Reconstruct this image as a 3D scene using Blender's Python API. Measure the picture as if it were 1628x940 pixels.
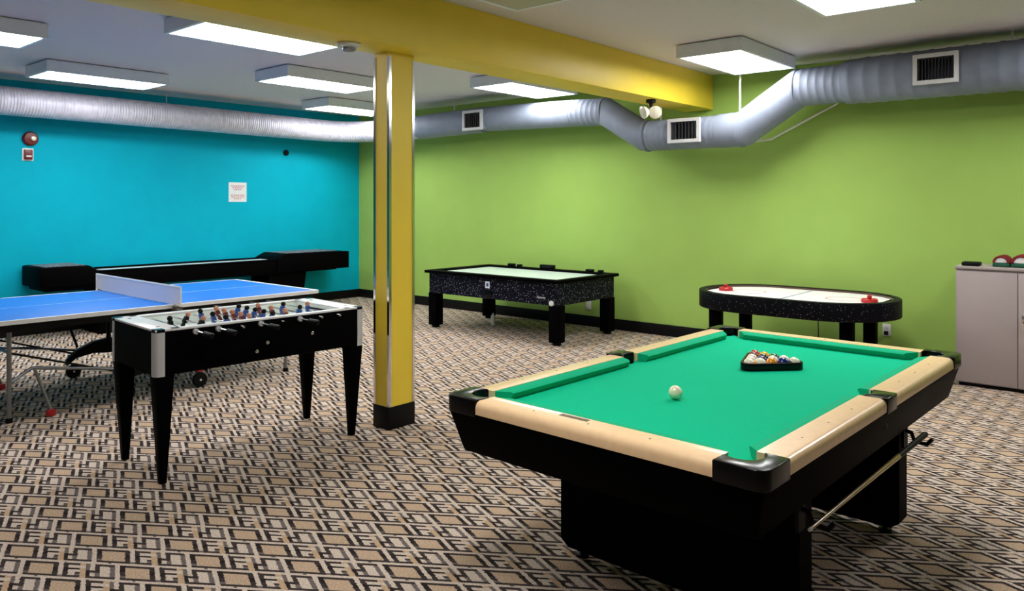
import bpy, bmesh, math, random
from mathutils import Vector, Matrix
random.seed(7)
for o in list(bpy.data.objects): bpy.data.objects.remove(o)
S = bpy.context.scene
C = S.collection
PI = math.pi

# ------------------------------------------------------------------ camera
cd = bpy.data.cameras.new('camera'); cam = bpy.data.objects.new('camera', cd); C.objects.link(cam)
cam.location = (0, 0, 1.58)
cam.rotation_euler = (PI/2, 0, math.atan(1046/1216))
cd.sensor_fit = 'HORIZONTAL'; cd.sensor_width = 36; cd.lens = 36*1216/1628
cd.shift_y = -(470-322)/1628
cd.clip_start = .05
S.camera = cam
# ------------------------------------------------------------------ world, exposure
w = bpy.data.worlds.new('world'); S.world = w; w.use_nodes = True
w.node_tree.nodes['Background'].inputs[0].default_value = (0, 0, 0, 1)
S.view_settings.view_transform = 'Standard'; S.view_settings.look = 'None'
S.view_settings.gamma = 1; S.view_settings.use_curve_mapping = False
S.view_settings.exposure = 1.0
LAMP = 11.0            # radiance of a lit ceiling panel
LAMPS_ON = [(-3.10, 6.88), (-1.55, 4.94), (-5.77, 6.95), (-5.62, 3.36), (-7.23, 5.10), (-8.95, 6.85),
            (-8.80, 3.37), (-7.13, 1.61), (0.0, 6.88), (-1.55, 1.5)]
# the last two continue the regular staggered grid of ceiling panels just beyond the frame
OFFSCREEN = {(0.0, 6.88): '_right_offscreen', (-1.55, 1.5): '_front_offscreen'}
LAMPS_OFF = [(-3.10, 3.40)]

# ------------------------------------------------------------------ materials
def lin(c):
    return tuple(((v/255)/12.92 if v/255 <= .04045 else ((v/255+.055)/1.055)**2.4) for v in c)
MATS = {}
def mat(name, rgb, rough=.5, metal=0, var=.06, scale=30, bump=0, spec=.5, coat=0, emit=0, stretch=None):
    if name in MATS: return MATS[name]
    m = bpy.data.materials.new(name); m.use_nodes = True
    nt = m.node_tree; b = nt.nodes['Principled BSDF']
    c = lin(rgb)
    b.inputs['Roughness'].default_value = rough; b.inputs['Metallic'].default_value = metal
    b.inputs['Specular IOR Level'].default_value = spec; b.inputs['Coat Weight'].default_value = coat
    tc = nt.nodes.new('ShaderNodeTexCoord'); n = nt.nodes.new('ShaderNodeTexNoise')
    n.inputs['Scale'].default_value = scale; n.inputs['Detail'].default_value = 3
    if stretch:
        mp = nt.nodes.new('ShaderNodeMapping'); mp.inputs['Scale'].default_value = stretch
        nt.links.new(tc.outputs['Object'], mp.inputs[0]); nt.links.new(mp.outputs[0], n.inputs['Vector'])
    else: nt.links.new(tc.outputs['Object'], n.inputs['Vector'])
    r = nt.nodes.new('ShaderNodeValToRGB')
    r.color_ramp.elements[0].position = .3; r.color_ramp.elements[1].position = .7
    r.color_ramp.elements[0].color = (*[v*(1-var) for v in c], 1); r.color_ramp.elements[1].color = (*[min(1, v*(1+var)) for v in c], 1)
    nt.links.new(n.outputs['Fac'], r.inputs[0]); nt.links.new(r.outputs[0], b.inputs['Base Color'])
    if bump:
        bp = nt.nodes.new('ShaderNodeBump'); bp.inputs['Strength'].default_value = bump; bp.inputs['Distance'].default_value = .01
        nt.links.new(n.outputs['Fac'], bp.inputs['Height']); nt.links.new(bp.outputs[0], b.inputs['Normal'])
    if emit:
        b.inputs['Emission Color'].default_value = (1, .985, .95, 1); b.inputs['Emission Strength'].default_value = emit
    MATS[name] = m; return m

teal = mat('teal paint', (0, 172, 200), .7, var=.03, scale=3, spec=.12)
green = mat('lime green paint', (156, 190, 96), .7, var=.03, scale=3, spec=.15)
yellow = mat('yellow paint', (240, 208, 60), .45, var=.03, scale=4)
white_wall = mat('white paint', (172, 168, 164), .6, var=.02, scale=3)
ceil_m = mat('ceiling paint', (218, 213, 218), .8, var=.04, scale=60, bump=.05)
black_base = mat('black vinyl', (14, 13, 14), .5, var=.1, spec=.15)
black_lam = mat('black laminate', (6, 5, 6), .5, var=.15, scale=15, spec=.015)
black_gloss = mat('glossy black plastic', (7, 7, 9), .2, var=.1, spec=.2)
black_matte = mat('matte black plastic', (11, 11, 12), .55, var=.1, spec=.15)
chrome = mat('chrome', (225, 225, 225), .12, 1, var=.02)
alu = mat('brushed aluminium', (206, 206, 210), .4, .2, var=.05, scale=60, stretch=(1, 1, .05))
galv = mat('galvanised steel', (134, 143, 162), .62, .12, var=.06, spec=.3, scale=9)
flexm = mat('ribbed foil', (212, 210, 228), .5, .2, var=.12, scale=14, bump=.35)
grey_tube = mat('grey tube steel', (130, 132, 138), .35, .6, var=.05)
white_metal = mat('white enamel', (225, 226, 224), .4, var=.02)
maple = mat('maple laminate', (252, 212, 166), .33, var=.05, scale=5, stretch=(6, 6, 6), coat=.3)
cloth = mat('green billiard cloth', (0, 184, 138), .9, var=.05, scale=220, spec=.1)
cushion_m = mat('green cushion cloth', (0, 172, 126), .85, var=.05, scale=220, spec=.15)
brown_plate = mat('brown plate', (88, 66, 52), .4)
slat_m = mat('dark grey slat', (58, 54, 54), .5, spec=.2)
blue_top = mat('blue table tennis surface', (14, 104, 194), .5, var=.04, scale=8, spec=.2)
white_line = mat('white line paint', (232, 234, 236), .5, var=.02)
red_pl = mat('red plastic', (176, 24, 30), .35, var=.05)
red_dark = mat('fire alarm red', (104, 10, 14), .35, var=.05)
blue_pl = mat('blue plastic', (28, 72, 150), .35, var=.05)
skin_pl = mat('tan plastic', (196, 130, 100), .4)
field_m = mat('pale playfield', (236, 246, 242), .35, var=.03, scale=12)
white_lam = mat('white laminate', (226, 226, 228), .3, var=.03, scale=20)
ice_m = mat('air hockey surface', (206, 222, 216), .3, var=.05, scale=6)
ice_w = mat('white air hockey surface', (240, 238, 240), .4, var=.02, scale=6, spec=.3)
cab_m = mat('putty grey steel', (166, 154, 154), .45, var=.02, scale=5)
cream_pl = mat('cream ball', (240, 232, 200), .08, var=.01, coat=.5)
off_lens = mat('unlit lens', (178, 170, 150), .4, var=.02)
fix_m = mat('fixture white', (226, 234, 242), .45, var=.02)
lens_m = mat('lit lens', (250, 250, 246), .5, var=.01, emit=LAMP)
cue_wood = mat('cue maple', (196, 160, 92), .25, var=.08, scale=10, coat=.4)
paper = mat('white paper', (222, 226, 230), .8, var=.02)
print_m = mat('faded red print', (196, 140, 144), .8, var=.15)
cord_m = mat('black cord', (16, 16, 16), .5)
glass_lamp = mat('lamp glass', (235, 232, 215), .12, var=.08, scale=60, coat=.6)
red_cl = mat('dark red cloth', (120, 10, 20), .8, var=.15); white_cl = mat('white cloth', (232, 230, 232), .8, var=.05); green_cl = mat('dark green cloth', (8, 74, 52), .8, var=.15)

def speckle(name, base, dense):
    m = bpy.data.materials.new(name); m.use_nodes = True; nt = m.node_tree; b = nt.nodes['Principled BSDF']
    tc = nt.nodes.new('ShaderNodeTexCoord'); v = nt.nodes.new('ShaderNodeTexVoronoi'); v.inputs['Scale'].default_value = 42
    nt.links.new(tc.outputs['Object'], v.inputs['Vector'])
    r = nt.nodes.new('ShaderNodeValToRGB'); e = r.color_ramp.elements
    e[0].position = dense; e[0].color = (.42, .43, .52, 1); e[1].position = dense+.14; e[1].color = (*lin(base), 1)
    n = nt.nodes.new('ShaderNodeTexNoise'); n.inputs['Scale'].default_value = 14; nt.links.new(tc.outputs['Object'], n.inputs['Vector'])
    mx = nt.nodes.new('ShaderNodeMixRGB'); mx.blend_type = 'MULTIPLY'; mx.inputs[0].default_value = .8
    nt.links.new(v.outputs['Distance'], r.inputs[0]); nt.links.new(r.outputs[0], mx.inputs[1]); nt.links.new(n.outputs['Fac'], mx.inputs[2])
    nt.links.new(mx.outputs[0], b.inputs['Base Color']); b.inputs['Roughness'].default_value = .45; b.inputs['Specular IOR Level'].default_value = .08
    return m
speck = speckle('starry navy laminate', (18, 18, 34), .15)
speck3 = speckle('grey flecked carpet', (96, 92, 92), .42)
speck2 = speckle('faint starry laminate', (15, 15, 22), .05)

def net_material():
    m = bpy.data.materials.new('net mesh'); m.use_nodes = True; nt = m.node_tree; b = nt.nodes['Principled BSDF']
    b.inputs['Base Color'].default_value = (.72, .72, .8, 1); b.inputs['Roughness'].default_value = .8
    tc = nt.nodes.new('ShaderNodeTexCoord'); ch = nt.nodes.new('ShaderNodeTexBrick')
    ch.inputs['Scale'].default_value = 55; ch.inputs['Mortar Size'].default_value = .035; ch.offset = 0
    ch.inputs['Color1'].default_value = (.45, .45, .45, 1); ch.inputs['Color2'].default_value = (.5, .5, .5, 1); ch.inputs['Mortar'].default_value = (0, 0, 0, 1)
    sx = nt.nodes.new('ShaderNodeSeparateXYZ'); cx = nt.nodes.new('ShaderNodeCombineXYZ')
    nt.links.new(tc.outputs['Object'], sx.inputs[0]); nt.links.new(sx.outputs[0], cx.inputs[0]); nt.links.new(sx.outputs[2], cx.inputs[1])
    nt.links.new(cx.outputs[0], ch.inputs['Vector'])
    t = nt.nodes.new('ShaderNodeBsdfTransparent'); mx = nt.nodes.new('ShaderNodeMixShader')
    nt.links.new(ch.outputs['Color'], mx.inputs[0]); nt.links.new(b.outputs[0], mx.inputs[1]); nt.links.new(t.outputs[0], mx.inputs[2])
    nt.links.new(mx.outputs[0], nt.nodes['Material Output'].inputs[0]); return m

def carpet_material():
    m = bpy.data.materials.new('woven block carpet'); m.use_nodes = True; nt = m.node_tree; b = nt.nodes['Principled BSDF']
    b.inputs['Roughness'].default_value = .95; b.inputs['Specular IOR Level'].default_value = .1
    L = nt.links
    def math_(op, a, c=None):
        n = nt.nodes.new('ShaderNodeMath'); n.operation = op
        for i, v in enumerate((a, c)):
            if v is None: continue
            if hasattr(v, 'links'): L.new(v, n.inputs[i])
            else: n.inputs[i].default_value = v
        return n.outputs[0]
    U = (.0915, .0625); V = (.1525, -.0625)
    P0 = (-3.574-.49*U[0]-.5*V[0], 1.428-.49*U[1]-.5*V[1])
    tc = nt.nodes.new('ShaderNodeTexCoord'); sx = nt.nodes.new('ShaderNodeSeparateXYZ'); L.new(tc.outputs['Object'], sx.inputs[0])
    wob = nt.nodes.new('ShaderNodeTexNoise'); wob.inputs['Scale'].default_value = 90; L.new(tc.outputs['Object'], wob.inputs['Vector'])
    wv = math_('MULTIPLY', math_('SUBTRACT', wob.outputs['Fac'], .5), .012)
    x = math_('ADD', math_('SUBTRACT', sx.outputs[0], P0[0]), wv); y = math_('ADD', math_('SUBTRACT', sx.outputs[1], P0[1]), wv)
    a = math_('ADD', math_('MULTIPLY', x, 4.0984), math_('MULTIPLY', y, 10.0))
    bb = math_('SUBTRACT', math_('MULTIPLY', x, 4.0984), math_('MULTIPLY', y, 6.0))
    j = math_('FLOOR', bb); fb = math_('SUBTRACT', bb, j)
    ap = math_('DIVIDE', math_('FLOORED_MODULO', math_('SUBTRACT', a, j), 4.0), 4.0)
    T = lin((206, 180, 154)); Lt = lin((224, 208, 194)); D = lin((66, 57, 56)); G = lin((122, 112, 110)); O = lin((208, 178, 146)); K = lin((44, 37, 37))
    cols = dict(T=T, L=Lt, D=D, G=G, O=O, K=K)
    line = [(0, 'L'), (.26, 'G'), (.36, 'L')]
    bands = [
        (0.00, [(0, 'L'), (1.42, 'G'), (1.5, 'L')]),
        (0.06, [(0, 'D'), (1.2, 'L'), (1.4, 'D'), (2.1, 'O'), (2.35, 'G'), (2.53, 'L'), (2.72, 'D'), (3.56, 'L'), (3.76, 'K')]),
        (0.19, [(0, 'T'), (.98, 'D'), (1.2, 'L'), (1.4, 'D'), (1.62, 'L'), (2.35, 'G'), (2.53, 'L'), (2.72, 'D'), (2.93, 'L'), (3.35, 'G'), (3.56, 'L'), (3.76, 'K')]),
        (0.36, [(0, 'T'), (.98, 'K'), (1.2, 'L'), (1.4, 'K'), (2.1, 'O'), (2.35, 'G'), (2.53, 'L'), (2.72, 'D'), (2.93, 'L'), (3.35, 'G'), (3.56, 'L'), (3.76, 'K')]),
        (0.46, [(0, 'T'), (.98, 'K'), (1.2, 'L'), (1.4, 'K'), (1.62, 'L'), (2.1, 'O'), (2.35, 'K'), (2.53, 'D'), (2.72, 'D'), (2.93, 'L'), (3.35, 'G'), (3.56, 'L'), (3.76, 'D')]),
        (0.60, [(0, 'T'), (.98, 'D'), (1.2, 'L'), (1.4, 'D'), (1.62, 'L'), (1.9, 'D'), (2.1, 'O'), (2.35, 'K'), (2.53, 'L'), (2.72, 'G'), (2.93, 'L'), (3.35, 'G'), (3.56, 'L'), (3.76, 'D')]),
        (0.70, [(0, 'T'), (.98, 'D'), (1.2, 'L'), (1.4, 'D'), (1.62, 'L'), (1.9, 'G'), (2.1, 'O'), (2.35, 'K'), (2.53, 'L'), (2.72, 'G'), (2.93, 'L'), (3.35, 'G'), (3.56, 'L'), (3.76, 'G')]),
        (0.81, [(0, 'D'), (1.2, 'G'), (1.4, 'D'), (2.1, 'O'), (2.35, 'D'), (3.56, 'L'), (3.76, 'D')]),
        (0.93, [(0, 'L'), (.26, 'G'), (.4, 'L'), (3.2, 'L')])]
    prev = None
    for f0, stops in bands:
        r = nt.nodes.new('ShaderNodeValToRGB'); r.color_ramp.interpolation = 'CONSTANT'; e = r.color_ramp.elements
        while len(e) > 1: e.remove(e[-1])
        e[0].position = 0; e[0].color = (*cols[stops[0][1]], 1)
        for p, k in stops[1:]:
            q = e.new(p/4); q.color = (*cols[k], 1)
        L.new(ap, r.inputs[0])
        if prev is None: prev = r.outputs[0]
        else:
            mx = nt.nodes.new('ShaderNodeMixRGB'); L.new(math_('GREATER_THAN', fb, f0), mx.inputs[0]); L.new(prev, mx.inputs[1]); L.new(r.outputs[0], mx.inputs[2]); prev = mx.outputs[0]
    n = nt.nodes.new('ShaderNodeTexNoise'); n.inputs['Scale'].default_value = 130; n.inputs['Detail'].default_value = 4; L.new(tc.outputs['Object'], n.inputs['Vector'])
    rr = nt.nodes.new('ShaderNodeValToRGB'); rr.color_ramp.elements[0].position = .3; rr.color_ramp.elements[1].position = .7
    rr.color_ramp.elements[0].color = (.58, .54, .53, 1); rr.color_ramp.elements[1].color = (1.0, 1.0, 1.0, 1); L.new(n.outputs['Fac'], rr.inputs[0])
    mm = nt.nodes.new('ShaderNodeMixRGB'); mm.blend_type = 'MULTIPLY'; mm.inputs[0].default_value = 1; L.new(prev, mm.inputs[1]); L.new(rr.outputs[0], mm.inputs[2])
    L.new(mm.outputs[0], b.inputs['Base Color'])
    bp = nt.nodes.new('ShaderNodeBump'); bp.inputs['Strength'].default_value = .25; bp.inputs['Distance'].default_value = .004
    L.new(n.outputs['Fac'], bp.inputs['Height']); L.new(bp.outputs[0], b.inputs['Normal'])
    return m

# ------------------------------------------------------------------ mesh builder
class MB:
    def __init__(s): s.bm = bmesh.new()
    def faces(s, vs, fs):
        v = [s.bm.verts.new(p) for p in vs]
        for f in fs:
            try: s.bm.faces.new([v[i] for i in f])
            except ValueError: pass
        return s
    def box(s, x0, x1, y0, y1, z0, z1):
        return s.taper((x0, x1, y0, y1), z0, (x0, x1, y0, y1), z1)
    def taper(s, a, z0, b, z1):
        vs = [(a[0], a[2], z0), (a[1], a[2], z0), (a[1], a[3], z0), (a[0], a[3], z0), (b[0], b[2], z1), (b[1], b[2], z1), (b[1], b[3], z1), (b[0], b[3], z1)]
        return s.faces(vs, [(3, 2, 1, 0), (4, 5, 6, 7), (0, 1, 5, 4), (1, 2, 6, 5), (2, 3, 7, 6), (3, 0, 4, 7)])
    def prism(s, poly, z0, z1):
        n = len(poly)
        vs = [(p[0], p[1], z0) for p in poly]+[(p[0], p[1], z1) for p in poly]
        return s.faces(vs, [tuple(range(n))[::-1], tuple(range(n, 2*n))]+[(i, (i+1) % n, n+(i+1) % n, n+i) for i in range(n)])
    def ring(s, outer, inner, z0, z1):
        n = len(outer)
        vs = [(p[0], p[1], z) for z in (z0, z1) for q in (outer, inner) for p in q]
        f = []
        for i in range(n):
            k = (i+1) % n
            f += [(i, k, 2*n+k, 2*n+i), (n+k, n+i, 3*n+i, 3*n+k), (2*n+i, 2*n+k, 3*n+k, 3*n+i), (k, i, n+i, n+k)]
        return s.faces(vs, f)
    def loft(s, rings, caps=True, closed=True):
        n = len(rings[0]); vs = [p for r in rings for p in r]; f = []
        for k in range(len(rings)-1):
            for i in range(n if closed else n-1):
                j = (i+1) % n
                f.append((k*n+i, k*n+j, (k+1)*n+j, (k+1)*n+i))
        if caps: f += [tuple(range(n))[::-1], tuple(range((len(rings)-1)*n, len(rings)*n))]
        return s.faces(vs, f)
    def tube(s, pts, r, n=10, caps=True):
        pts = [Vector(p) for p in pts]; rs = r if isinstance(r, (list, tuple)) else [r]*len(pts)
        tang = []
        for i in range(len(pts)):
            t = Vector((0, 0, 0))
            if i > 0: t += (pts[i]-pts[i-1]).normalized()
            if i < len(pts)-1: t += (pts[i+1]-pts[i]).normalized()
            tang.append(t.normalized())
        up = Vector((0, 0, 1)) if abs(tang[0].z) < .9 else Vector((1, 0, 0))
        rings = []
        for i, p in enumerate(pts):
            t = tang[i]; u = (up-t*up.dot(t)).normalized(); v = t.cross(u); up = u
            sc = 1.0
            if 0 < i < len(pts)-1:
                c = (pts[i]-pts[i-1]).normalized().dot(t); sc = 1/max(c, .6)
            bend = (pts[i+1]-pts[i]).normalized()-(pts[i]-pts[i-1]).normalized() if 0 < i < len(pts)-1 else Vector((0, 0, 0))
            bd = bend.normalized() if bend.length > 1e-4 else None
            ring = []
            for k in range(n):
                a = 2*PI*k/n; d = u*math.cos(a)*rs[i]+v*math.sin(a)*rs[i]
                if bd: d += bd*(d.dot(bd))*(sc-1)
                ring.append(tuple(p+d))
            rings.append(ring)
        return s.loft(rings, caps)
    def lathe(s, prof, n=24, c=(0, 0, 0)):
        rings = [[(c[0]+r*math.cos(2*PI*k/n), c[1]+r*math.sin(2*PI*k/n), c[2]+z) for k in range(n)] for r, z in prof]
        return s.loft(rings)
    def sphere(s, c, r, n=16, sz=1):
        m = n//2
        prof = [(max(r*math.sin(PI*i/m), 1e-4), -r*math.cos(PI*i/m)*sz) for i in range(m+1)]
        return s.lathe(prof, n, c)
    def xf(s, mtx):
        bmesh.ops.transform(s.bm, matrix=mtx, verts=s.bm.verts); return s
    def build(s, name, m, parent=None, bevel=0, seg=2, ang=35, smooth=True):
        bm = s.bm
        bmesh.ops.recalc_face_normals(bm, faces=bm.faces)
        if bevel:
            es = [e for e in bm.edges if len(e.link_faces) == 2 and e.calc_face_angle(0) > math.radians(30)]
            bmesh.ops.bevel(bm, geom=es, offset=bevel, segments=seg, profile=.5, affect='EDGES', clamp_overlap=True)
        me = bpy.data.meshes.new(name); bm.to_mesh(me); bm.free()
        if smooth:
            me.polygons.foreach_set('use_smooth', [True]*len(me.polygons)); me.set_sharp_from_angle(angle=math.radians(ang))
        me.materials.append(m)
        o = bpy.data.objects.new(name, me); C.objects.link(o)
        if parent: o.parent = parent
        return o
def tag(o, label, cat, group=None, kind=None):
    o['label'] = label; o['category'] = cat
    if group: o['group'] = group
    if kind: o['kind'] = kind
    return o
def thing(name, label, cat, loc=(0, 0, 0), rz=0, group=None, kind=None):
    o = bpy.data.objects.new(name, None); C.objects.link(o); o.empty_display_size = .1
    o.location = loc; o.rotation_euler = (0, 0, rz)
    return tag(o, label, cat, group, kind)
def share(o, name, parent, loc=(0, 0, 0), rot=(0, 0, 0)):
    c = o.copy(); c.name = name; C.objects.link(c); c.parent = parent; c.location = loc; c.rotation_euler = rot
    return c
def arc(cx, cy, r, a0, a1, n=10):
    return [(cx+r*math.cos(math.radians(a0+(a1-a0)*i/n)), cy+r*math.sin(math.radians(a0+(a1-a0)*i/n))) for i in range(n+1)]
def text_mesh(txt, size, name, m, parent, mtx, shear=0, extrude=.0006):
    cu = bpy.data.curves.new(name, 'FONT'); cu.body = txt; cu.size = size; cu.extrude = extrude; cu.align_x = 'CENTER'; cu.align_y = 'CENTER'; cu.shear = shear
    t = bpy.data.objects.new(name+'_src', cu); C.objects.link(t)
    bpy.context.view_layer.update()
    me = bpy.data.meshes.new_from_object(t.evaluated_get(bpy.context.evaluated_depsgraph_get()))
    bpy.data.objects.remove(t); me.transform(mtx); me.materials.clear(); me.materials.append(m)
    o = bpy.data.objects.new(name, me); C.objects.link(o); o.parent = parent; return o

# ------------------------------------------------------------------ structure
X0, X1, Y0, Y1, ZC = -10.305, 3.2, -3.2, 8.05, 3.02
fl = MB().box(X0-.2, X1+.2, Y0-.2, Y1+.2, -.1, 0).build('floor', carpet_material(), smooth=False)
tag(fl, 'beige and charcoal carpet woven in an interlocking block pattern', 'floor', kind='structure')
tag(MB().box(X0-.2, X1+.2, Y0-.2, Y1+.2, ZC, ZC+.1).build('ceiling', ceil_m, smooth=False), 'flat pale grey ceiling above the games room', 'ceiling', kind='structure')
tag(MB().box(X0-.15, X0, Y0-.1, Y1+.1, 0, ZC).build('wall_left', teal, smooth=False), 'bright teal painted wall behind the shuffleboard', 'wall', kind='structure')
tag(MB().box(X0, X1, Y1, Y1+.15, 0, ZC).build('wall_back', green, smooth=False), 'lime green painted wall behind the air hockey tables', 'wall', kind='structure')
tag(MB().box(X1, X1+.15, Y0-.1, Y1+.1, 0, ZC).build('wall_right', white_wall, smooth=False), 'plain white wall beyond the grey cabinet', 'wall', kind='structure')
tag(MB().box(X0, X1, Y0-.15, Y0, 0, ZC).build('wall_front', white_wall, smooth=False), 'plain white wall facing the lime green wall', 'wall', kind='structure')
tag(MB().box(X0, X0+.015, Y0, Y1, 0, .135).build('baseboard_left', black_base, bevel=.004), 'black vinyl baseboard along the teal wall', 'baseboard', kind='structure')
tag(MB().box(X0+.016, X1, Y1-.015, Y1, 0, .135).build('baseboard_back', black_base, bevel=.004), 'black vinyl baseboard along the lime green wall', 'baseboard', kind='structure')
tag(MB().box(-4.27, -3.92, Y0, Y1, 2.63, ZC).build('ceiling_beam', yellow, bevel=.006), 'long yellow ceiling beam running to the lime green wall', 'beam', kind='structure')
# column
cx0, cx1, cy0, cy1 = -4.262, -4.100, 3.462, 3.690
col = thing('column', 'yellow square column with chrome corner guards and black base', 'column', ((cx0+cx1)/2, (cy0+cy1)/2, 0), 0, kind='structure')
hx, hy = (cx1-cx0)/2, (cy1-cy0)/2
MB().box(-hx, hx, -hy, hy, 0, 2.63).build('shaft', yellow, col)
MB().box(-hx-.006, hx+.006, -hy-.006, hy+.006, 0, .158).build('base', black_base, col, bevel=.004)
for sx in (-1, 1):
    for sy in (-1, 1):
        p = [(sx*(hx+.004), sy*(hy+.004)), (sx*(hx-.018), sy*(hy+.004)), (sx*(hx-.018), sy*hy), (sx*hx, sy*hy), (sx*hx, sy*(hy-.018)), (sx*(hx+.004), sy*(hy-.018))]
        MB().prism(p, .16, 2.60).build('corner_guard', chrome, col, smooth=False)['label'] = 'chrome corner guard'

# ------------------------------------------------------------------ ceiling lamps
def lamp(x, y, lit, label):
    sfx = OFFSCREEN.get((x, y), '')
    t = thing('ceiling_light'+sfx, label, 'ceiling light', (x, y, ZC), 0, 'surface mounted ceiling lights')
    w2, l2 = .315, .615
    MB().ring([(-w2, -l2), (w2, -l2), (w2, l2), (-w2, l2)], [(-w2+.03, -l2+.03), (w2-.03, -l2+.03), (w2-.03, l2-.03), (-w2+.03, l2-.03)], -.125, -.012).build('housing', fix_m, t, smooth=False)
    MB().box(-w2+.029, w2-.029, -l2+.029, l2-.029, -.03, 0).build('back_plate', fix_m, t, smooth=False)
    MB().box(-w2+.031, w2-.031, -l2+.031, l2-.031, -.122, -.112).build('lens'+sfx, lens_m if lit else off_lens, t, smooth=False)
    return t
where = ['over the oval air hockey table', 'above the far half of the pool table', 'over the rectangular air hockey table', 'above the gap between foosball and table tennis tables',
         'over the middle of the teal side of the room', 'in the corner of teal and lime green walls', 'nearest the fire alarm on the teal wall', 'over the near half of the table tennis table',
         'above the grey cabinet', 'in front of the pool table']
for (x, y), wh in zip(LAMPS_ON, where): lamp(x, y, True, 'lit white ceiling panel light '+wh)
for x, y in LAMPS_OFF: lamp(x, y, False, 'unlit ceiling panel light beside the yellow beam, above the pool table')

# ------------------------------------------------------------------ ducts
def ribbed(path, rad, spacing, h, n=28, jit=0):
    pts = [Vector(p) for p in path]; P = []; R = []
    for a, b in zip(pts, pts[1:]):
        L = (b-a).length; k = max(1, round(L/spacing))
        for i in range(k):
            for f, dh in ((0, 0), (.30, 0), (.42, h), (.58, h), (.70, 0)):
                P.append(a+(b-a)*((i+f)/k)); R.append(rad+dh+(random.uniform(-jit, jit) if jit else 0))
    P.append(pts[-1]); R.append(rad)
    return MB().tube(P, R, n)
fd = thing('ribbed_duct', 'silvery ribbed flexible duct hung along the teal wall', 'duct', (-9.87, 2, 2.72))
def rel(pts, o): return [(p[0]-o[0], p[1]-o[1], p[2]-o[2]) for p in pts]
pth = [(-9.87, -3.1, 2.765), (-9.87, 6.95, 2.685)]+[(-9.87+.5*(1-math.cos(a*PI/16)), 6.95+.62*math.sin(a*PI/16), 2.683) for a in range(1, 8)]+[(-9.3, 7.58, 2.68), (-8.32, 7.6, 2.675)]
ribbed(rel(pth, fd.location), .160, .032, .004, n=24, jit=.0015).build('hose', flexm, fd, ang=60)
for y in (1.2, 4.6): MB().tube([(0, y-2, .15), (0, y-2, ZC-2.722)], .006, 6).build('hanger_rod', white_metal, fd)
sd = thing('spiral_duct', 'grey spiral steel duct dipping under the yellow beam on the lime green wall', 'duct', (-4, 7.6, 2.7))
def seg(name, path, r, sp, h, m=galv):
    return ribbed(rel(path, sd.location), r, sp, h).build(name, m, sd, ang=24)
YD = 7.6
seg('duct_section', [(-8.30, YD, 2.675), (-7.02, YD, 2.70)], .172, .22, .003)
seg('duct_section', [(-7.02, YD, 2.705), (-5.52, YD, 2.672)], .166, .5, .001)
seg('elbow', [(-5.52, YD, 2.672), (-5.07, YD, 2.655)], .163, .075, .003)
seg('duct_section', [(-5.10, YD, 2.656), (-5.07, YD, 2.655), (-4.54, YD, 2.335), (-4.46, YD, 2.335)], .162, .6, .001)
seg('duct_section', [(-4.46, YD, 2.335), (-3.62, YD, 2.335)], .170, .07, .003)
seg('duct_section', [(-3.62, YD, 2.337), (-3.36, YD, 2.345), (-2.78, YD, 2.715), (-2.74, YD, 2.716)], .180, .6, .001)
seg('elbow', [(-2.76, YD, 2.716), (-2.30, YD, 2.72)], .183, .075, .004)
seg('collar', [(-2.34, YD, 2.722), (-2.20, YD, 2.724)], .205, .14, .006)
seg('duct_section', [(-2.20, YD, 2.726), (3.15, YD, 2.73)], .212, .135, .006)
for x, z, r in ((-5.07, 2.655, .168), (-4.50, 2.335, .176), (-3.38, 2.343, .186), (-2.80, 2.708, .19)):
    MB().tube(rel([(x-.012, YD, z), (x+.012, YD, z)], sd.location), r+.004, 28).build('seam_band', galv, sd)
def cut_opening(x0, x1, z0, z1):
    for d in [c for c in C.objects if c.parent == sd and c.name.startswith('duct_section')]:
        xs = [v.co.x for v in d.data.vertices]
        if max(xs) < x0 or min(xs) > x1: continue
        bm = bmesh.new(); bm.from_mesh(d.data)
        for co, no in (((x0, 0, 0), (1, 0, 0)), ((x1, 0, 0), (1, 0, 0)), ((0, 0, z0), (0, 0, 1)), ((0, 0, z1), (0, 0, 1))):
            bmesh.ops.bisect_plane(bm, geom=bm.verts[:]+bm.edges[:]+bm.faces[:], plane_co=co, plane_no=no)
        gone = []
        for f in bm.faces:
            c = f.calc_center_median()
            ends = abs(f.normal.x) > .99 and x0+.01 < c.x < x1-.01     # end disc of a section inside the opening
            if ends or (c.y < 0 and x0 < c.x < x1 and z0 < c.z < z1): gone.append(f)
        bmesh.ops.delete(bm, geom=gone, context='FACES'); bm.to_mesh(d.data); bm.free()
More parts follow.
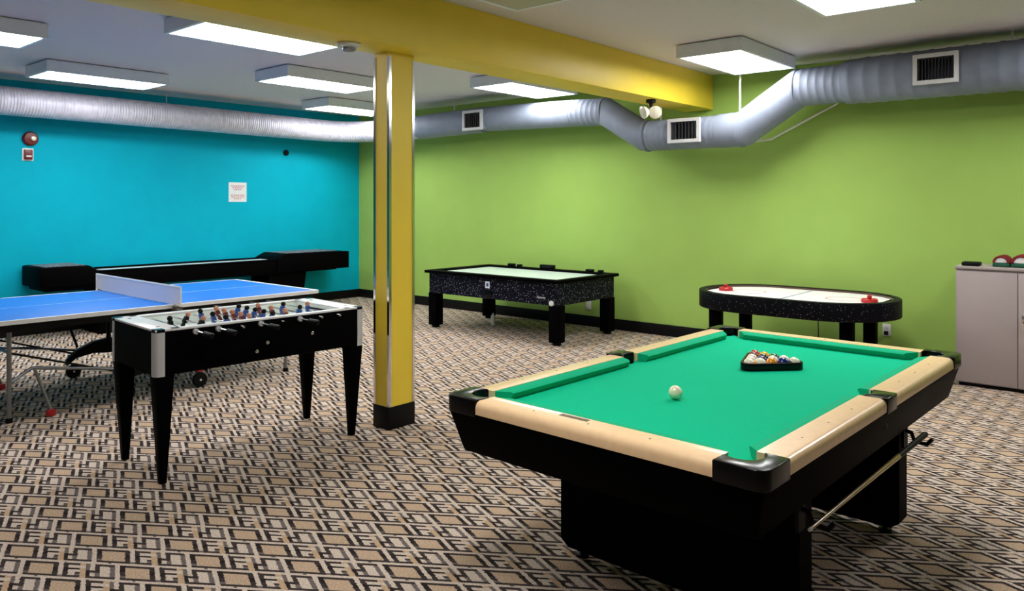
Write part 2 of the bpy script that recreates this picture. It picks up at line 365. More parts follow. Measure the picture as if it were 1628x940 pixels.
def grille(x0, x1, z0, z1, yf, n):
    ox, oy, oz = sd.location
    m = MB(); d = .035
    o = [(x0-ox, z0-oz), (x1-ox, z0-oz), (x1-ox, z1-oz), (x0-ox, z1-oz)]; i = [(o[0][0]+d, o[0][1]+d), (o[1][0]-d, o[1][1]+d), (o[2][0]-d, o[2][1]-d), (o[3][0]+d, o[3][1]-d)]
    m.ring(o, i, 0, .03); m.xf(Matrix.Translation((0, yf-oy, 0)) @ Matrix.Rotation(PI/2, 4, 'X'))
    g = m.build('vent_grille', alu, sd, smooth=False)
    g['label'] = 'silver framed vent grille'
    b = MB().ring([(o[0][0]+.01, o[0][1]+.01), (o[1][0]-.01, o[1][1]+.01), (o[2][0]-.01, o[2][1]-.01), (o[3][0]+.01, o[3][1]-.01)], i, -.10, -.001)
    b.xf(Matrix.Translation((0, yf-oy, 0)) @ Matrix.Rotation(PI/2, 4, 'X')); b.build('grille_box', galv, sd, smooth=False)
    cut_opening(i[0][0], i[1][0], i[0][1], i[2][1])
    for k in range(n):
        x = i[0][0]+(i[1][0]-i[0][0])*(k+.5)/n
        MB().box(x-.003, x+.003, yf-oy-.02, yf-oy-.001, i[0][1], i[2][1]).build('slat', slat_m, g, smooth=False)
grille(-1.705, -1.352, 2.602, 2.866, 7.375, 11)
grille(-4.135, -3.755, 2.222, 2.482, 7.42, 8)
grille(-7.247, -6.888, 2.546, 2.812, 7.42, 8)
for x, z in ((-3.40, 2.51), (-4.33, 2.50), (-7.6, 2.85), (-1.0, 2.93)):
    MB().tube(rel([(x, YD, z), (x, YD, ZC)], sd.location), .011, 8).build('hanger_rod', white_metal, sd)
tag(MB().tube([(-3.42, 7.93, 2.235), (-3.2, 7.93, 2.25), (-2.55, 7.93, 2.56), (-2.4, 7.93, 2.66), (-2.4, 7.93, ZC)], .011, 8).build('conduit_pipe', white_metal), 'thin white conduit pipe slanting behind the spiral duct', 'pipe')

# ------------------------------------------------------------------ small fittings
sm = thing('smoke_detector', 'round grey smoke detector under the yellow beam beside the column', 'smoke detector', (-4.10, 3.12, 2.63))
MB().lathe([(.075, 0), (.078, -.012), (.07, -.024), (.05, -.03)], 28).build('base', white_metal, sm)
MB().lathe([(.046, -.03), (.044, -.045), (.03, -.056), (.004, -.058)], 24).build('sensor_head', grey_tube, sm)
el = thing('emergency_light', 'twin round emergency lamp heads hanging under the yellow beam', 'emergency light', (-4.02, 6.85, 2.63))
MB().lathe([(.05, 0), (.05, -.03), (.02, -.04), (.014, -.09)], 20).build('mount', black_matte, el)
for dx, dy, a in ((-.045, -.04, -.5), (.045, .03, .5)):
    h = MB().lathe([(.012, .05), (.045, .035), (.066, 0), (.066, -.012), (.05, -.02), (.004, -.024)], 24)
    h.xf(Matrix.Translation((dx, dy-.02, -.13)) @ Matrix.Rotation(a, 4, 'Z') @ Matrix.Rotation(math.radians(-75), 4, 'X'))
    h.build('lamp_head', glass_lamp, el)
al = thing('fire_alarm', 'round dark red fire alarm bell with white strobe on the teal wall', 'fire alarm', (X0, 3.165, 2.34))
MB().lathe([(.085, 0), (.085, .03), (.07, .05), (.004, .056)], 28).xf(Matrix.Rotation(PI/2, 4, 'Y')).build('bell', red_dark, al)
MB().lathe([(.028, .05), (.026, .075), (.004, .082)], 16, (0, 0, 0)).xf(Matrix.Translation((0, .02, 0)) @ Matrix.Rotation(PI/2, 4, 'Y')).build('strobe', glass_lamp, al)['label'] = 'white strobe lens'
ps = thing('pull_station', 'red fire alarm pull station on a white plate below the bell', 'alarm switch', (X0, 3.14, 2.15))
MB().box(0, .012, -.06, .06, -.075, .075).build('back_plate', white_metal, ps, bevel=.003)
MB().box(.012, .045, -.042, .042, -.058, .058).build('switch_body', red_dark, ps, bevel=.004)
MB().box(.045, .055, -.028, .028, -.03, -.012).build('handle', white_metal, ps)
sg = thing('wall_notice', 'white paper notice with faded red print on the teal wall', 'notice', (X0, 5.845, 1.73))
MB().box(0, .004, -.14, .14, -.14, .14).build('sheet', paper, sg, smooth=False)
pm = MB()
for blk, z0 in ((0, .09), (1, -.045)):
    for k in range(3):
        z = z0-k*.026; wdt = (.21, .17, .13)[k] if blk == 0 else (.22, .2, .12)[k]
        x = -wdt/2
        while x < wdt/2-.012:
            q = random.uniform(.014, .036); q = min(q, wdt/2-x); pm.box(.004, .0046, x, x+q, z-.008, z+.008); x += q+.007
pm.build('print', print_m, sg, smooth=False)
tag(MB().lathe([(.045, 0), (.045, .02), (.03, .035), (.004, .037)], 20).xf(Matrix.Translation((X0, 6.645, 2.343)) @ Matrix.Rotation(PI/2, 4, 'Y')).build('wall_sensor', black_matte), 'small round black sensor high on the teal wall', 'sensor')
def outlet(x, z, label):
    t = thing('wall_outlet', label, 'outlet', (x, Y1, z))
    MB().box(-.038, .038, -.008, 0, -.06, .06).build('cover_plate', white_metal, t, bevel=.003)
    for zz in (-.025, .025): MB().box(-.016, .016, -.011, -.008, zz-.014, zz+.014).build('socket', fix_m, t)
    return t
ol = outlet(-2.095, .335, 'white wall outlet with a black plug beside the oval air hockey table')
MB().box(-.018, .018, -.045, -.0112, -.045, -.008).build('plug', black_matte, ol, bevel=.004)
outlet(-5.63, .27, 'white wall outlet under the rectangular air hockey table')

# ------------------------------------------------------------------ pool table
PT = thing('pool_table', 'black pool table with maple rails and green cloth', 'pool table', (-1.516, 3.331, 0), math.radians(-1.6))
HX, HY, RT, RB = .672, 1.178, .803, .752
MB().taper((-HX+.05, HX-.05, -HY+.05, HY-.05), .575, (-HX+.004, HX-.004, -HY+.004, HY-.004), RB).build('cabinet', black_lam, PT, bevel=.012)
cbm = bmesh.new(); cbm.from_mesh(PT.children[0].data)
bmesh.ops.delete(cbm, geom=[f for f in cbm.faces if f.normal.z > .95], context='FACES'); cbm.to_mesh(PT.children[0].data); cbm.free()
def side_map(side, s, t):
    return {'n': (s, -HY+t), 'f': (-s, HY-t), 'r': (HX-t, s), 'l': (-HX+t, -s)}[side]
def bar(side, prof, s0, s1, k0=0, k1=0):
    t0 = min(p[0] for p in prof); t1 = max(p[0] for p in prof)
    A = []; B = []
    for t, z in prof:
        f = (t-t0)/(t1-t0)
        A.append((*side_map(side, s0+k0*f, t), z)); B.append((*side_map(side, s1-k1*f, t), z))
    return MB().loft([A, B])
wood = [(0, RB), (0, .777), (.003, .788), (.010, .797), (.022, RT), (.105, RT), (.105, RB)]
cush = [(.1055, .801), (.150, .797), (.160, .790), (.146, .7625), (.1055, .7625)]
CE, SE = .168, .062
for sd_, rng in (('n', [(-HX+CE, HX-CE)]), ('f', [(-HX+CE, HX-CE)]), ('r', [(-HY+CE, -SE), (SE, HY-CE)]), ('l', [(-HY+CE, -SE), (SE, HY-CE)])):
    for s0, s1 in rng:
        rl = bar(sd_, wood, s0, s1).build('rail', maple, PT, ang=50); rl['label'] = 'maple wood rail'
        mid0, mid1 = abs(s0) < .1, abs(s1) < .1
        cs = bar(sd_, cush, s0+(.004 if mid0 else .01), s1-(.004 if mid1 else .01), .02 if mid0 else .055, .02 if mid1 else .055).build('cushion', cushion_m, PT, ang=40); cs['label'] = 'green cloth cushion'
        for k in range(1, 4):
            s = s0+(s1-s0)*k/4; x, y = side_map(sd_, s, .055)
            MB().lathe([(.004, RT), (.004, RT+.0006), (.001, RT+.0007)], 12, (x, y, 0)).build('sight', brown_plate, rl)
def cup(x, y, r):                                                  # open cup, wall and floor with thickness
    return MB().lathe([(r, .7345), (r, .67), (.004, .664), (.004, .668), (r-.004, .674), (r-.003, .7345)], 20, (x, y, 0)).build('pocket', black_matte, PT)
def capz(poly, name):
    return MB().prism(poly, .742, .807).build(name, black_gloss, PT, bevel=.0045, seg=3)
for sx in (-1, 1):
    for sy in (-1, 1):
        q = [(-.004, CE), *arc(.036, .036, .04, 180, 270, 6), (CE, -.004), *arc(.12, .12, .0625, -40, -230, 16)]
        capz([(sx*(HX-a), sy*(HY-b)) for a, b in q], 'corner_pocket_cap')['label'] = 'glossy black corner pocket cap'
        px, py = sx*(HX-.086), sy*(HY-.086)
        cup(px, py, .034)
for sx in (-1, 1):
    q = [(-.004, -SE), (-.004, SE), (.085, SE), *arc(.13, 0, .056, 128, 232, 10), (.085, -SE)]
    capz([(sx*(HX-a), b) for a, b in q], 'side_pocket_cap')['label'] = 'black side pocket cap'
    cup(sx*(HX-.07), 0, .051)
ix, iy = HX-.07, HY-.07
poly = []
c = .016
for (sx, sy, a0) in ((1, 1, 0), (-1, 1, 90), (-1, -1, 180), (1, -1, 270)):
    mx, my = sx*(HX-.086), sy*(HY-.086)
    r = .034; off = math.degrees(math.asin(c/r))
    arcp = arc(mx, my, r, a0-off*1.0, a0+90+off, 10)
    # bite: walk the concave side of the circle
    b0 = a0+90+(90-off); 
    st = math.degrees(math.acos(c/r))
    pts = arc(mx, my, r, a0-st, a0+90+st-360, 14)
    if sx > 0 and sy > 0: poly += [(ix, .056)]+[p for p in pts]+[]
    elif sx < 0 and sy > 0: poly += pts+[(-ix, .056)]+arc(-ix, 0, .05, 90, -90, 8)+[(-ix, -.056)]
    elif sx < 0: poly += pts
    else: poly += pts+[(ix, -.056)]+arc(ix, 0, .05, 270, 90, 8)
MB().prism(poly, .735, .762).build('bed', cloth, PT, smooth=False)['label'] = 'green cloth playing bed'
MB().box(-.145, -.02, -HY+.072, -HY+.094, RT, RT+.0012).build('name_plate', brown_plate, PT)['label'] = 'small brown name plate'
for y0, y1 in ((-.60, -.49), (.58, .70)):
    lg = MB().taper((-.50, .50, y0, y1), .045, (-.54, .54, y0, y1), .075).taper((-.54, .54, y0, y1), .075, (-.54, .54, y0, y1), .58).build('leg', black_lam, PT)
    for x in (-.46, .46): MB().lathe([(.03, 0), (.03, .012), (.012, .016), (.012, .05)], 16, (x, (y0+y1)/2, 0)).build('leveler', black_matte, lg)
for k, s in enumerate((-.35, -.28, -.2, -.12, -.04)):
    MB().lathe([(.006, 0), (.006, .004), (.001, .005)], 10).xf(Matrix.Translation((.05+k*.09, -.60, .54)) @ Matrix.Rotation(PI/2, 4, 'X')).build('bolt', chrome, PT)
hooks = []
for y in (-.60, .655):
    m = MB().tube([(.54, y, .50), (.572, y, .492), (.586, y, .452), (.638, y, .450), (.662, y, .48)], .009, 8)
    m.box(.535, .548, y-.03, y+.03, .42, .53); m.build('cue_holder', black_matte, PT)
# cue, held by the holders
a = math.radians(-1.6)
def ptw(x, y, z): return Vector((-1.516+x*math.cos(a)-y*math.sin(a), 3.331+x*math.sin(a)+y*math.cos(a), z))
p0, p1 = ptw(.612, -.70, .4725), ptw(.612, .74, .475)
cq = thing('pool_cue', 'tapered wooden pool cue held on the side of the pool table', 'cue', p0)
dv = p1-p0
MB().tube([dv*0.012, dv*.5, dv*.70], [.0062, .0095, .0115], 12).build('shaft', cue_wood, cq)
MB().tube([dv*0, dv*.012], [.006, .0062], 12).build('tip', white_metal, cq)
MB().tube([dv*.70, dv*.99, dv*1.0], [.0116, .0145, .012], 12).build('butt', black_matte, cq)

# balls and rack
def ball_mat(name, rgb, stripe):
    m = bpy.data.materials.new(name); m.use_nodes = True; nt = m.node_tree; b = nt.nodes['Principled BSDF']; b.inputs['Roughness'].default_value = .08; b.inputs['Coat Weight'].default_value = .5
    if not stripe:
        tc = nt.nodes.new('ShaderNodeTexCoord'); n = nt.nodes.new('ShaderNodeTexNoise'); nt.links.new(tc.outputs['Object'], n.inputs['Vector'])
        r = nt.nodes.new('ShaderNodeValToRGB'); c = lin(rgb); r.color_ramp.elements[0].color = (*[v*.95 for v in c], 1); r.color_ramp.elements[1].color = (*c, 1)
        nt.links.new(n.outputs['Fac'], r.inputs[0]); nt.links.new(r.outputs[0], b.inputs['Base Color'])
    else:
        tc = nt.nodes.new('ShaderNodeTexCoord'); s = nt.nodes.new('ShaderNodeSeparateXYZ'); nt.links.new(tc.outputs['Object'], s.inputs[0])
        ab = nt.nodes.new('ShaderNodeMath'); ab.operation = 'ABSOLUTE'; nt.links.new(s.outputs[2], ab.inputs[0])
        gt = nt.nodes.new('ShaderNodeMath'); gt.operation = 'GREATER_THAN'; gt.inputs[1].default_value = .014; nt.links.new(ab.outputs[0], gt.inputs[0])
        mx = nt.nodes.new('ShaderNodeMixRGB'); mx.inputs[1].default_value = (*lin(rgb), 1); mx.inputs[2].default_value = (*lin((244, 238, 220)), 1)
        nt.links.new(gt.outputs[0], mx.inputs[0]); nt.links.new(mx.outputs[0], b.inputs['Base Color'])
    return m
BR = .0286
cols = {'yellow': (236, 180, 30), 'blue': (20, 40, 120), 'red': (180, 20, 24), 'purple': (60, 30, 90), 'orange': (238, 150, 40), 'green': (10, 80, 50), 'maroon': (110, 20, 30), 'black': (12, 12, 14)}
bm0 = MB().sphere((0, 0, 0), BR, 24)
proto = bm0.build('billiard_ball', cream_pl)
def ball(x, y, z, m, label, group=None, rot=(0, 0, 0), first=[True]):
    o = proto if first[0] else proto.copy()
    if not first[0]:
        o.data = proto.data.copy(); C.objects.link(o)
    first[0] = False
    o.data.materials.clear(); o.data.materials.append(m); o.location = (x, y, z); o.rotation_euler = rot
    return tag(o, label, 'ball', group)
ball(-1.556, 2.85, .7626+BR, cream_pl, 'plain cream cue ball alone on the green cloth')
e = Vector((.69, .724, 0)).normalized(); nrm = Vector((-e.y, e.x, 0))
mid = Vector((-1.45, 3.643, 0))+nrm*(BR+.012)
rows = [[('orange', 1), ('yellow', 1), ('orange', 0), ('blue', 0), ('green', 1)], [('purple', 1), ('purple', 0), ('maroon', 1), ('blue', 1)], [('red', 1), ('black', 0), ('green', 0)], [('maroon', 0), ('yellow', 0)], [('red', 0)]]
rots = [(.2, .1, 0), (.3, .3, 0), (0, 0, 0), (0, 0, 0), (.2, .3, 0), (.5, .5, 0), (0, 0, 0), (.4, .2, .4), (.5, .4, 0), (.5, .5, 0), (0, 0, 0), (0, 0, 0), (0, 0, 0), (0, 0, 0), (0, 0, 0)]
k = 0
for r, row in enumerate(rows):
    for i, (cn, st) in enumerate(row):
        p = mid+nrm*(r*BR*math.sqrt(3))+e*((i-(len(row)-1)/2)*2*BR)
        ball(p.x, p.y, .7626+BR, ball_mat(cn+(' striped ball' if st else ' solid ball'), cols[cn], st), ('cream ball with %s stripe in the black rack' if st else 'solid %s ball in the black rack') % cn, 'racked pool balls', rots[k]); k += 1
tri = [(-2*2*BR, 0), (2*2*BR, 0), (0, 4*BR*math.sqrt(3))]
def tri_off(d):
    P = []
    for i, (x, y) in enumerate(tri):
        P += arc(x, y, d, (210, 330, 90)[i]-60, (210, 330, 90)[i]+60, 8)
    return P
rk = MB().ring(tri_off(BR+.0125), tri_off(BR+.0022), .7625, .800)
rk.xf(Matrix.Translation((mid.x, mid.y, 0)) @ Matrix.Rotation(math.atan2(e.y, e.x), 4, 'Z'))
tag(rk.build('ball_rack', black_gloss, bevel=.002), 'black plastic triangle rack on the green cloth', 'rack')

# ------------------------------------------------------------------ foosball table
FT = thing('foosball_table', 'black foosball table with silver corners and tapered legs', 'foosball table', (-4.545, 2.622, 0), math.radians(-3.6))
fx, fy, ft, fbz = .345, .685, .872, .615
for s in (-1, 1):
    MB().box(s*fx-(.045 if s > 0 else 0), s*fx+(.045 if s < 0 else 0), -fy+.032, fy-.032, fbz, ft-.012).build('side_panel', black_lam, FT, bevel=.003)
    MB().box(s*fx-(.047 if s > 0 else -.0), s*fx+(.047 if s < 0 else 0), -fy+.09, fy-.09, ft-.012, ft).build('side_rim', white_lam, FT, bevel=.002)
    MB().box(-fx+.032, fx-.032, s*fy-(.03 if s > 0 else 0), s*fy+(.03 if s < 0 else 0), fbz, ft-.012).build('end_panel', black_lam, FT)
    y0, y1 = sorted((s*fy, s*(fy-.14)))
    dk = MB().box(-fx+.002, fx-.002, y0, y1, ft-.0118, ft).build('end_deck', white_lam, FT, bevel=.002)
    MB().box(-.1, .1, s*(fy-.142)-.001, s*(fy-.142)+.001, .785, ft-.03).build('goal_shade_sheet', black_matte, FT)  # thin black sheet, its colour stands in for the shade inside the goal
    MB().box(-fx+.046, fx-.046, min(s*(fy-.13), s*(fy-.14)), max(s*(fy-.13), s*(fy-.14)), .775, ft-.012).build('inner_end', field_m, FT)
    for xx in (-.22, .22): MB().lathe([(.012, ft), (.012, ft+.001), (.002, ft+.0012)], 12, (xx, s*(fy-.06), 0)).build('deck_hole_shade_disc', black_matte, dk)  # black discs laid on the deck, painted shade instead of cut holes
    for t in (-1, 1):
        q = [(0, .05), *arc(.03, .03, .034, 180, 270, 6), (.05, 0), (.05, .006), (.006, .006), (.006, .05)]
        q = [(-.004, .05), *arc(.026, .026, .03, 180, 270, 6), (.05, -.004), (.05, .002), (.002, .05)]
        MB().prism([(s*(fx-a), t*(fy-b)) for a, b in q], fbz-.004, ft-.016).build('corner_guard', alu, FT)['label'] = 'silver aluminium corner guard'
        MB().prism([(s*(fx-a), t*(fy-b)) for a, b in [(-.004, .05), *arc(.026, .026, .03, 180, 270, 6), (.05, -.004), (.05, .05)]], ft-.0155, ft+.002).build('corner_cap', black_gloss, FT)
        bx, by = s*(fx-.052), t*(fy-.055); ex, ey = s*(fx-.058), t*(fy-.058)
        MB().taper((ex-.019, ex+.019, ey-.019, ey+.019), 0, (bx-.05, bx+.05, by-.05, by+.05), fbz).build('leg', black_lam, FT, bevel=.003)
MB().box(-fx+.045, fx-.045, -fy+.03, fy-.03, fbz+.01, fbz+.03).build('bottom_panel', black_lam, FT)
pf = MB().box(-fx+.045, fx-.045, -fy+.13, fy-.13, .775, .79).build('playfield', field_m, FT)
for yy in (-.3, 0, .3): MB().box(-fx+.06, fx-.06, yy-.003, yy+.003, .79, .7906).build('field_line', white_line, pf)
for s in (-1, 1): MB().box(s*(fx-.047)-.001, s*(fx-.047)+.001, -fy+.14, fy-.14, .775, ft-.013).build('inner_side', field_m, FT)
RZ = .842
def player(parent, x, y, mb, mh, tilt):
    m = MB().box(-.017, .017, -.012, .012, -.016, .024).taper((-.014, .014, -.008, .013), -.048, (-.010, .010, -.008, .008), -.016)
    m.xf(Matrix.Translation((x, y, RZ)) @ Matrix.Rotation(tilt, 4, 'X')); b = m.build('player', mb, parent, bevel=.003)
    h = MB().sphere((0, 0, .038), .0165, 12); h.xf(Matrix.Translation((x, y, RZ)) @ Matrix.Rotation(tilt, 4, 'X')); h.build('player_head', mh, parent)
counts = [(1, 0), (2, 0), (3, 1), (5, 0), (5, 1), (3, 0), (2, 1), (1, 1)]
for i, (n, team) in enumerate(counts):
    y = -.465+.133*i
    near = i in (0, 1, 3, 5)
    xa, xb = (-.40, .475) if near else (-.475, .40)
    rd = MB().tube([(xa, y, RZ), (xb, y, RZ)], .0075, 10).build('rod', chrome, FT)
    hs = 1 if near else -1
    MB().tube([(hs*.465, y, RZ), (hs*.475, y, RZ), (hs*.56, y, RZ), (hs*.57, y, RZ)], [.012, .016, .016, .012], 12).build('handle', black_matte, rd)
    MB().tube([(hs*.346, y, RZ), (hs*.365, y, RZ)], .016, 12).build('bushing', alu, rd)
    tl = [.15, -.5, .2, .35, -.3, .25, -.2, .1][i]
    for k in range(n):
        x = (k-(n-1)/2)*{1: 0, 2: .22, 3: .18, 5: .115}[n]
        player(rd, x, y, blue_pl if (i in (2, 4, 6, 7)) else (black_matte if i in (0, 1) else red_dark), skin_pl if i % 2 else black_matte, tl)
for y, z in ((-.02, .72), (.29, .74), (-.09, .675)):
    MB().lathe([(.011, 0), (.011, .006), (.003, .009)], 14).xf(Matrix.Translation((fx, y, z)) @ Matrix.Rotation(PI/2, 4, 'Y')).build('lock', chrome, FT)
MB().box(fx, fx+.004, -.42, -.12, .66, .74).build('coin_panel', black_lam, FT, bevel=.002)

# ------------------------------------------------------------------ table tennis table
TT = thing('table_tennis_table', 'blue table tennis table with white edges and net on grey legs', 'table tennis table', (-6.889, 2.933, 0), math.radians(-.8))
tz = .752
for s in (-1, 1):
    y0, y1 = sorted((s*.008, s*1.37))
    tp = MB().box(-.7625, .7625, y0, y1, tz-.02, tz).build('tabletop', blue_top, TT, bevel=.002)
    for x0, x1, a, b in ((-.7625, -.7425, y0, y1), (.7425, .7625, y0, y1), (-.0015, .0015, y0, y1), (-.7425, .7425, s*1.35-.01 if s > 0 else -1.37, s*1.35+.02 if s > 0 else -1.35)):
        MB().box(x0, x1, max(a, y0), min(b, y1), tz, tz+.0008).build('white_line', white_line, tp, smooth=False)
    MB().ring([(-.7635, y0-.001), (.7635, y0-.001), (.7635, y1+.001), (-.7635, y1+.001)], [(-.72, y0+.04), (.72, y0+.04), (.72, y1-.04), (-.72, y1-.04)], tz-.030, tz-.001).build('apron', white_lam, TT, smooth=False)
    MB().ring([(-.735, y0+.025), (.735, y0+.025), (.735, y1-.025), (-.735, y1-.025)], [(-.70, y0+.06), (.70, y0+.06), (.70, y1-.06), (-.70, y1-.06)], tz-.085, tz-.030).build('under_frame', black_matte, TT, smooth=False)
    for x in (-.60, .60):
        lg = MB().tube([(x, s*1.12, tz-.05), (x, s*1.12, .03)], .016, 10).build('leg', grey_tube, TT)
        MB().lathe([(.024, 0), (.024, .03), (.017, .035)], 14, (x, s*1.12, 0)).build('foot', black_matte, lg)
        st = MB().tube([(x, s*1.12, .28), (x, s*.98, .37), (x, s*.55, .30), (x, s*.25, .24)], .012, 8).build('brace', grey_tube, TT)
        kn = None if s > 0 else MB().tube([(x, s*.96, .365), (x+.02, s*.86, .05)], .012, 8).build('kickstand', grey_tube, TT)
        if kn: MB().box(x, x+.045, s*.86-.03, s*.86+.03, 0, .05).build('red_foot', red_pl, kn, bevel=.006)
        MB().tube([(x, s*1.12, .50), (x, s*.30, .22)], .008, 8).build('strut', black_matte, TT)
        MB().tube([(x*.9, s*.42, tz-.05), (x*.9, s*.28, .28)], .011, 8).build('strut', black_matte, TT)
    MB().tube([(-.60, s*1.12, .50), (.60, s*1.12, .50)], .012, 8).build('crossbar', grey_tube, TT)
for x in (-.58, .58):
    br = MB().loft([[(x-.03, y, z-.09*(1-abs(y)/.36)), (x+.03, y, z-.09*(1-abs(y)/.36)), (x+.03, y, z+.05), (x-.03, y, z+.05)] for y, z in ((-.36, .12), (-.28, .20), (-.14, .26), (0, .28), (.14, .26), (.28, .20), (.36, .12))]).build('wheel_bracket', black_matte, TT, bevel=.006)
    for y in (-.30, .30):
        wh = MB().lathe([(.02, -.02), (.058, -.02), (.062, -.012), (.062, .012), (.058, .02), (.02, .02)], 24).xf(Matrix.Translation((x, y, .062)) @ Matrix.Rotation(PI/2, 4, 'Y')).build('wheel', black_matte, TT)
        MB().lathe([(.009, -.023), (.009, .023)], 14).xf(Matrix.Translation((x, y, .062)) @ Matrix.Rotation(PI/2, 4, 'Y')).build('wheel_hub', white_metal, wh)
        if x > 0 and y > 0: MB().box(x-.025, x+.025, y-.02, y+.02, .13, .16).build('wheel_lock', red_pl, wh, bevel=.004)
    MB().tube([(x, 0, .30), (x, 0, tz-.05)], .02, 10).build('post', black_matte, TT)
MB().tube([(-.58, 0, .27), (.58, 0, .27)], .018, 10).build('axle', black_matte, TT)
nt_ = MB().box(-.86, .86, -.0015, .0015, tz+.004, tz+.14).build('net', net_material(), TT, smooth=False); nt_['label'] = 'white mesh net'
MB().box(-.865, .865, -.004, .004, tz+.138, tz+.152).build('net_tape', white_line, nt_)
for s in (-1, 1):
    MB().box(s*.865-.006, s*.865+.006, -.006, .006, tz-.01, tz+.152).build('net_post', white_line, nt_)
    MB().box(s*.80-.06, s*.80+.06, -.02, .02, tz-.05, tz-.008).build('net_clamp', brown_plate, nt_, bevel=.004)

# ------------------------------------------------------------------ shuffleboard
SB = thing('shuffleboard_table', 'long black shuffleboard table with raised end boxes against the teal wall', 'shuffleboard', (-9.98, 5.14, 0))
bx0, bx1 = -.27, .28
MB().box(bx0, bx1, -2.0, 2.0, .555, .735).build('cradle', black_lam, SB, bevel=.006)
MB().box(-.15, .16, -1.30, 1.3, .735, .752).build('playing_board', white_lam, SB, bevel=.003)['label'] = 'white playing board'
for xa in (bx0, bx1-.035): MB().box(xa, xa+.035, -2.0, 2.0, .735, .768).build('cradle_rail', black_lam, SB, bevel=.006)
for s, a, b in ((-1, -2.07, -1.44), (1, .97, 2.22)):
    prof = [(a, .61), (b, .61), (b, .745), (b+.02 if s < 0 else b, .76), (b-.10 if s < 0 else b, .838), (a+.0 if s < 0 else a+.12, .838), (a, .838 if s < 0 else .76)]
    if s < 0: prof = [(a, .60), (b, .60), (b, .76), (b-.10, .838), (a, .838)]
    else: prof = [(a, .57), (b, .57), (b, .825), (a+.14, .838), (a, .77)]
    A = [(bx0-.03, y, z) for y, z in prof]; B = [(bx1+.03, y, z) for y, z in prof]
    eb = MB().loft([A, B]).build('end_box', black_lam, SB, bevel=.02 if s < 0 else .008)
    y0, y1 = (a+.06, b-.13) if s < 0 else (a+.16, b-.2)
    mtx = MB().box(bx0+.01, bx1-.01, y0, y1, .8375, .842)
    mtx.build('padded_top', speck3, eb)['label'] = 'speckled carpeted box top'
for s in (-1, 1):
    y0 = .86 if s > 0 else -1.42; 
    MB().taper((bx0+.05, bx1-.02, y0, y0+.54), 0, (bx0+.05, bx1-.02, y0-.0, y0+.62), .57).build('leg', black_lam, SB, bevel=.004)

# ------------------------------------------------------------------ rectangular air hockey
AH = thing('air_hockey_table', 'rectangular air hockey table with starry navy sides and square black legs', 'air hockey table', (-6.105, 7.235, 0))
ax, ay = 1.02, .56
body = MB().box(-ax, ax, -ay, ay, .44, .69).build('cabinet', speck, AH, smooth=False)
o = [(-ax-.045, -ay-.045), (ax+.045, -ay-.045), (ax+.045, ay+.045), (-ax-.045, ay+.045)]; i_ = [(-ax+.06, -ay+.06), (ax-.06, -ay+.06), (ax-.06, ay-.06), (-ax+.06, ay-.06)]
MB().ring(o, i_, .69, .725).build('rim', black_lam, AH, bevel=.004)
MB().box(-ax+.06, ax-.06, -ay+.06, ay-.06, .691, .700).build('playing_surface', ice_m, AH)
for x in (-.965, .965):
    for y in (-.50, .50):
        lg = MB().box(x-.066, x+.066, y-.066, y+.066, .03, .44).build('leg', black_lam, AH, bevel=.006)
        MB().lathe([(.05, 0), (.05, .03)], 16, (x, y, 0)).build('foot', black_matte, lg)
    MB().box(x-.012, x+.012, -.15, .15, .7, .712).build('goal_slot_shade_bar', black_matte, AH)  # solid black bar imitates the dark of a goal slot, nothing is cut
for x, y, wd, hh in ((.0, ay+.01, .11, .05), (-.62, ay+.02, .05, .035), (-.48, ay+.02, .03, .03), (.66, ay+.02, .05, .03), (.82, ay+.02, .03, .028)):
    MB().box(x-wd, x+wd, y-.035, y+.03, .725, .725+hh).build('scoring_unit' if wd > .1 else 'mallet_holder', black_gloss, AH, bevel=.01)
st = MB().box(-.055, .015, -ay-.002, -ay, .565, .645).build('sticker', paper, AH, smooth=False)
MB().box(-.037, -.003, -ay-.003, -ay-.002, .585, .625).build('sticker_print', blue_pl, st, smooth=False)
MB().box(-.06, .06, -ay-.006, -ay, .445, .535).build('coin_door', black_gloss, AH, bevel=.002)
text_mesh('Dynamo', .036, 'logo_lettering', white_lam, AH, Matrix.Translation((.79, -ay-.002, .521)) @ Matrix.Rotation(PI/2, 4, 'X'), .25)
MB().lathe([(.03, 0), (.03, .012), (.012, .02)], 16).xf(Matrix.Translation((.94, -ay-.001, .466)) @ Matrix.Rotation(PI/2, 4, 'X')).build('knob', white_metal, AH)
tag(MB().lathe([(.026, 0), (.03, .01), (.03, .10), (.026, .125), (.012, .135), (.012, .155), (.003, .157)], 18, (-6.61, 7.31, 0)).build('bottle', white_metal), 'small white bottle standing on the carpet under the rectangular air hockey table', 'bottle')

# ------------------------------------------------------------------ oval air hockey
OV = thing('oval_air_hockey_table', 'oval air hockey table with white surface and curved ends', 'air hockey table', (-2.70, 7.255, 0))
def stadium(L, W, n=16):
    r = W/2; h = L/2-r
    return arc(h, 0, r, -90, 90, n)+arc(-h, 0, r, 90, 270, n)
MB().ring(stadium(1.84, 1.16), stadium(1.70, 1.02), .562, .722).build('cabinet', speck2, OV, bevel=.006)
MB().prism(stadium(1.702, 1.022), .57, .66).build('bed', black_lam, OV)
MB().prism(stadium(1.700, 1.020), .66, .700).build('playing_surface', ice_w, OV)
MB().ring(stadium(1.70, 1.02), stadium(1.685, 1.005), .7, .716).build('edge_line', brown_plate, OV)
for s in (-1, 1):
    MB().ring(arc(s*.45, 0, .16, 0, 360, 24)[:-1], arc(s*.45, 0, .15, 0, 360, 24)[:-1], .7, .7006).build('face_off_circle', red_pl, OV)
    MB().box(s*.82-.012, s*.82+.012, -.14, .14, .7, .715).build('goal_slot_shade_bar', black_matte, OV)  # black bar on the surface, slot shade given by colour only
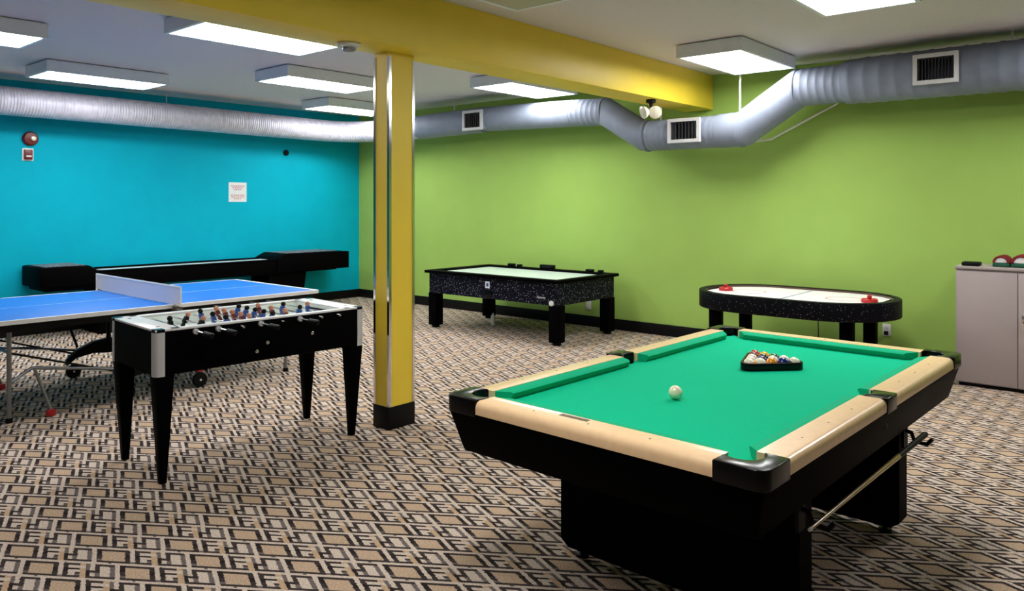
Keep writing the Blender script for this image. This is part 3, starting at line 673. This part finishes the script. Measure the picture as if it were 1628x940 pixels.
MB().box(-.008, .008, -.46, .46, .7, .7006).build('centre_line', blue_pl, OV)
for x in (-.63, .585):
    for y in (-.355, .325):
        MB().box(x-.052, x+.052, y-.052, y+.052, 0, .57).build('leg', black_lam, OV, bevel=.006)
MB().tube([(.06, .45, .54), (.06, .47, .25), (.1, .55, .03)], .005, 6).build('power_cord', cord_m, OV)
def mallet(x, y, label):
    t = thing('air_hockey_mallet', label, 'mallet', (x, y, .7012), 0, 'mallets on the oval air hockey table')
    MB().lathe([(.066, 0), (.068, .004), (.068, .026), (.06, .034), (.036, .022), (.02, .018)], 24).build('base', red_pl, t)
    MB().lathe([(.018, .012), (.016, .04), (.02, .055), (.014, .064), (.003, .066)], 18).build('knob', red_pl, t)
mallet(-3.36, 7.18, 'red mallet at the end of the oval air hockey table nearer the yellow beam')
mallet(-2.0, 7.14, 'red mallet at the wall outlet end of the oval air hockey table')

# ------------------------------------------------------------------ cabinet and things on it
CB = thing('storage_cabinet', 'putty grey two door steel storage cabinet against the lime green wall', 'cabinet', (-.955, 7.76, 0))
cw, cdp, ch = .455, .23, 1.02
MB().box(-cw, cw, -cdp+.018, cdp, .03, ch-.012).build('carcass', cab_m, CB, bevel=.003)
MB().box(-cw-.004, cw+.004, -cdp-.004, cdp, ch-.012, ch+.012).build('top', cab_m, CB, bevel=.004)
MB().box(-cw+.02, cw-.02, -cdp+.04, cdp-.02, 0, .03).build('plinth', black_matte, CB)
for s in (-1, 1):
    x0, x1 = sorted((s*.003, s*(cw-.012)))
    d = MB().box(x0, x1, -cdp, -cdp+.017, .04, ch-.03).build('door', cab_m, CB, bevel=.003)
    if s > 0:
        MB().box(.03, .05, -cdp-.012, -cdp, .52, .66).box(.033, .047, -cdp-.04, -cdp-.012, .60, .65).build('handle', chrome, d, bevel=.003)
tag(MB().box(-1.37, -1.235, 7.56, 7.68, ch+.0125, ch+.046).build('black_case', black_matte, bevel=.008), 'flat black case on the grey cabinet top', 'case')
def bundle(x, y, r, label, mo):
    t = thing('cloth_bundle', label, 'cloth bundle', (x, y, ch+.0125), 0, 'folded cloth bundles on the cabinet')
    def arch(r0, r1, y0, y1, z):
        q = arc(0, z, r0, 0, 180, 14)+arc(0, z, r1, 180, 0, 14)
        return MB().loft([[(a, y0, b) for a, b in q], [(a, y1, b) for a, b in q]])
    arch(r, r*.74, -.10, .10, .035).build('outer_fold', mo, t, bevel=.004)
    q = arc(0, .035, r*.735, 0, 180, 14); MB().loft([[(a, -.09, b) for a, b in q], [(a, .1, b) for a, b in q]]).build('inner_fold', white_cl, t, bevel=.006)
    MB().box(-r, r, -.105, .105, 0, .034).build('lower_fold', green_cl, t, bevel=.012)
bundle(-1.085, 7.70, .062, 'red, white and green folded bundle beside the black case', red_cl)
bundle(-.945, 7.71, .072, 'larger dark red and white bundle in the middle of the cabinet top', red_cl)
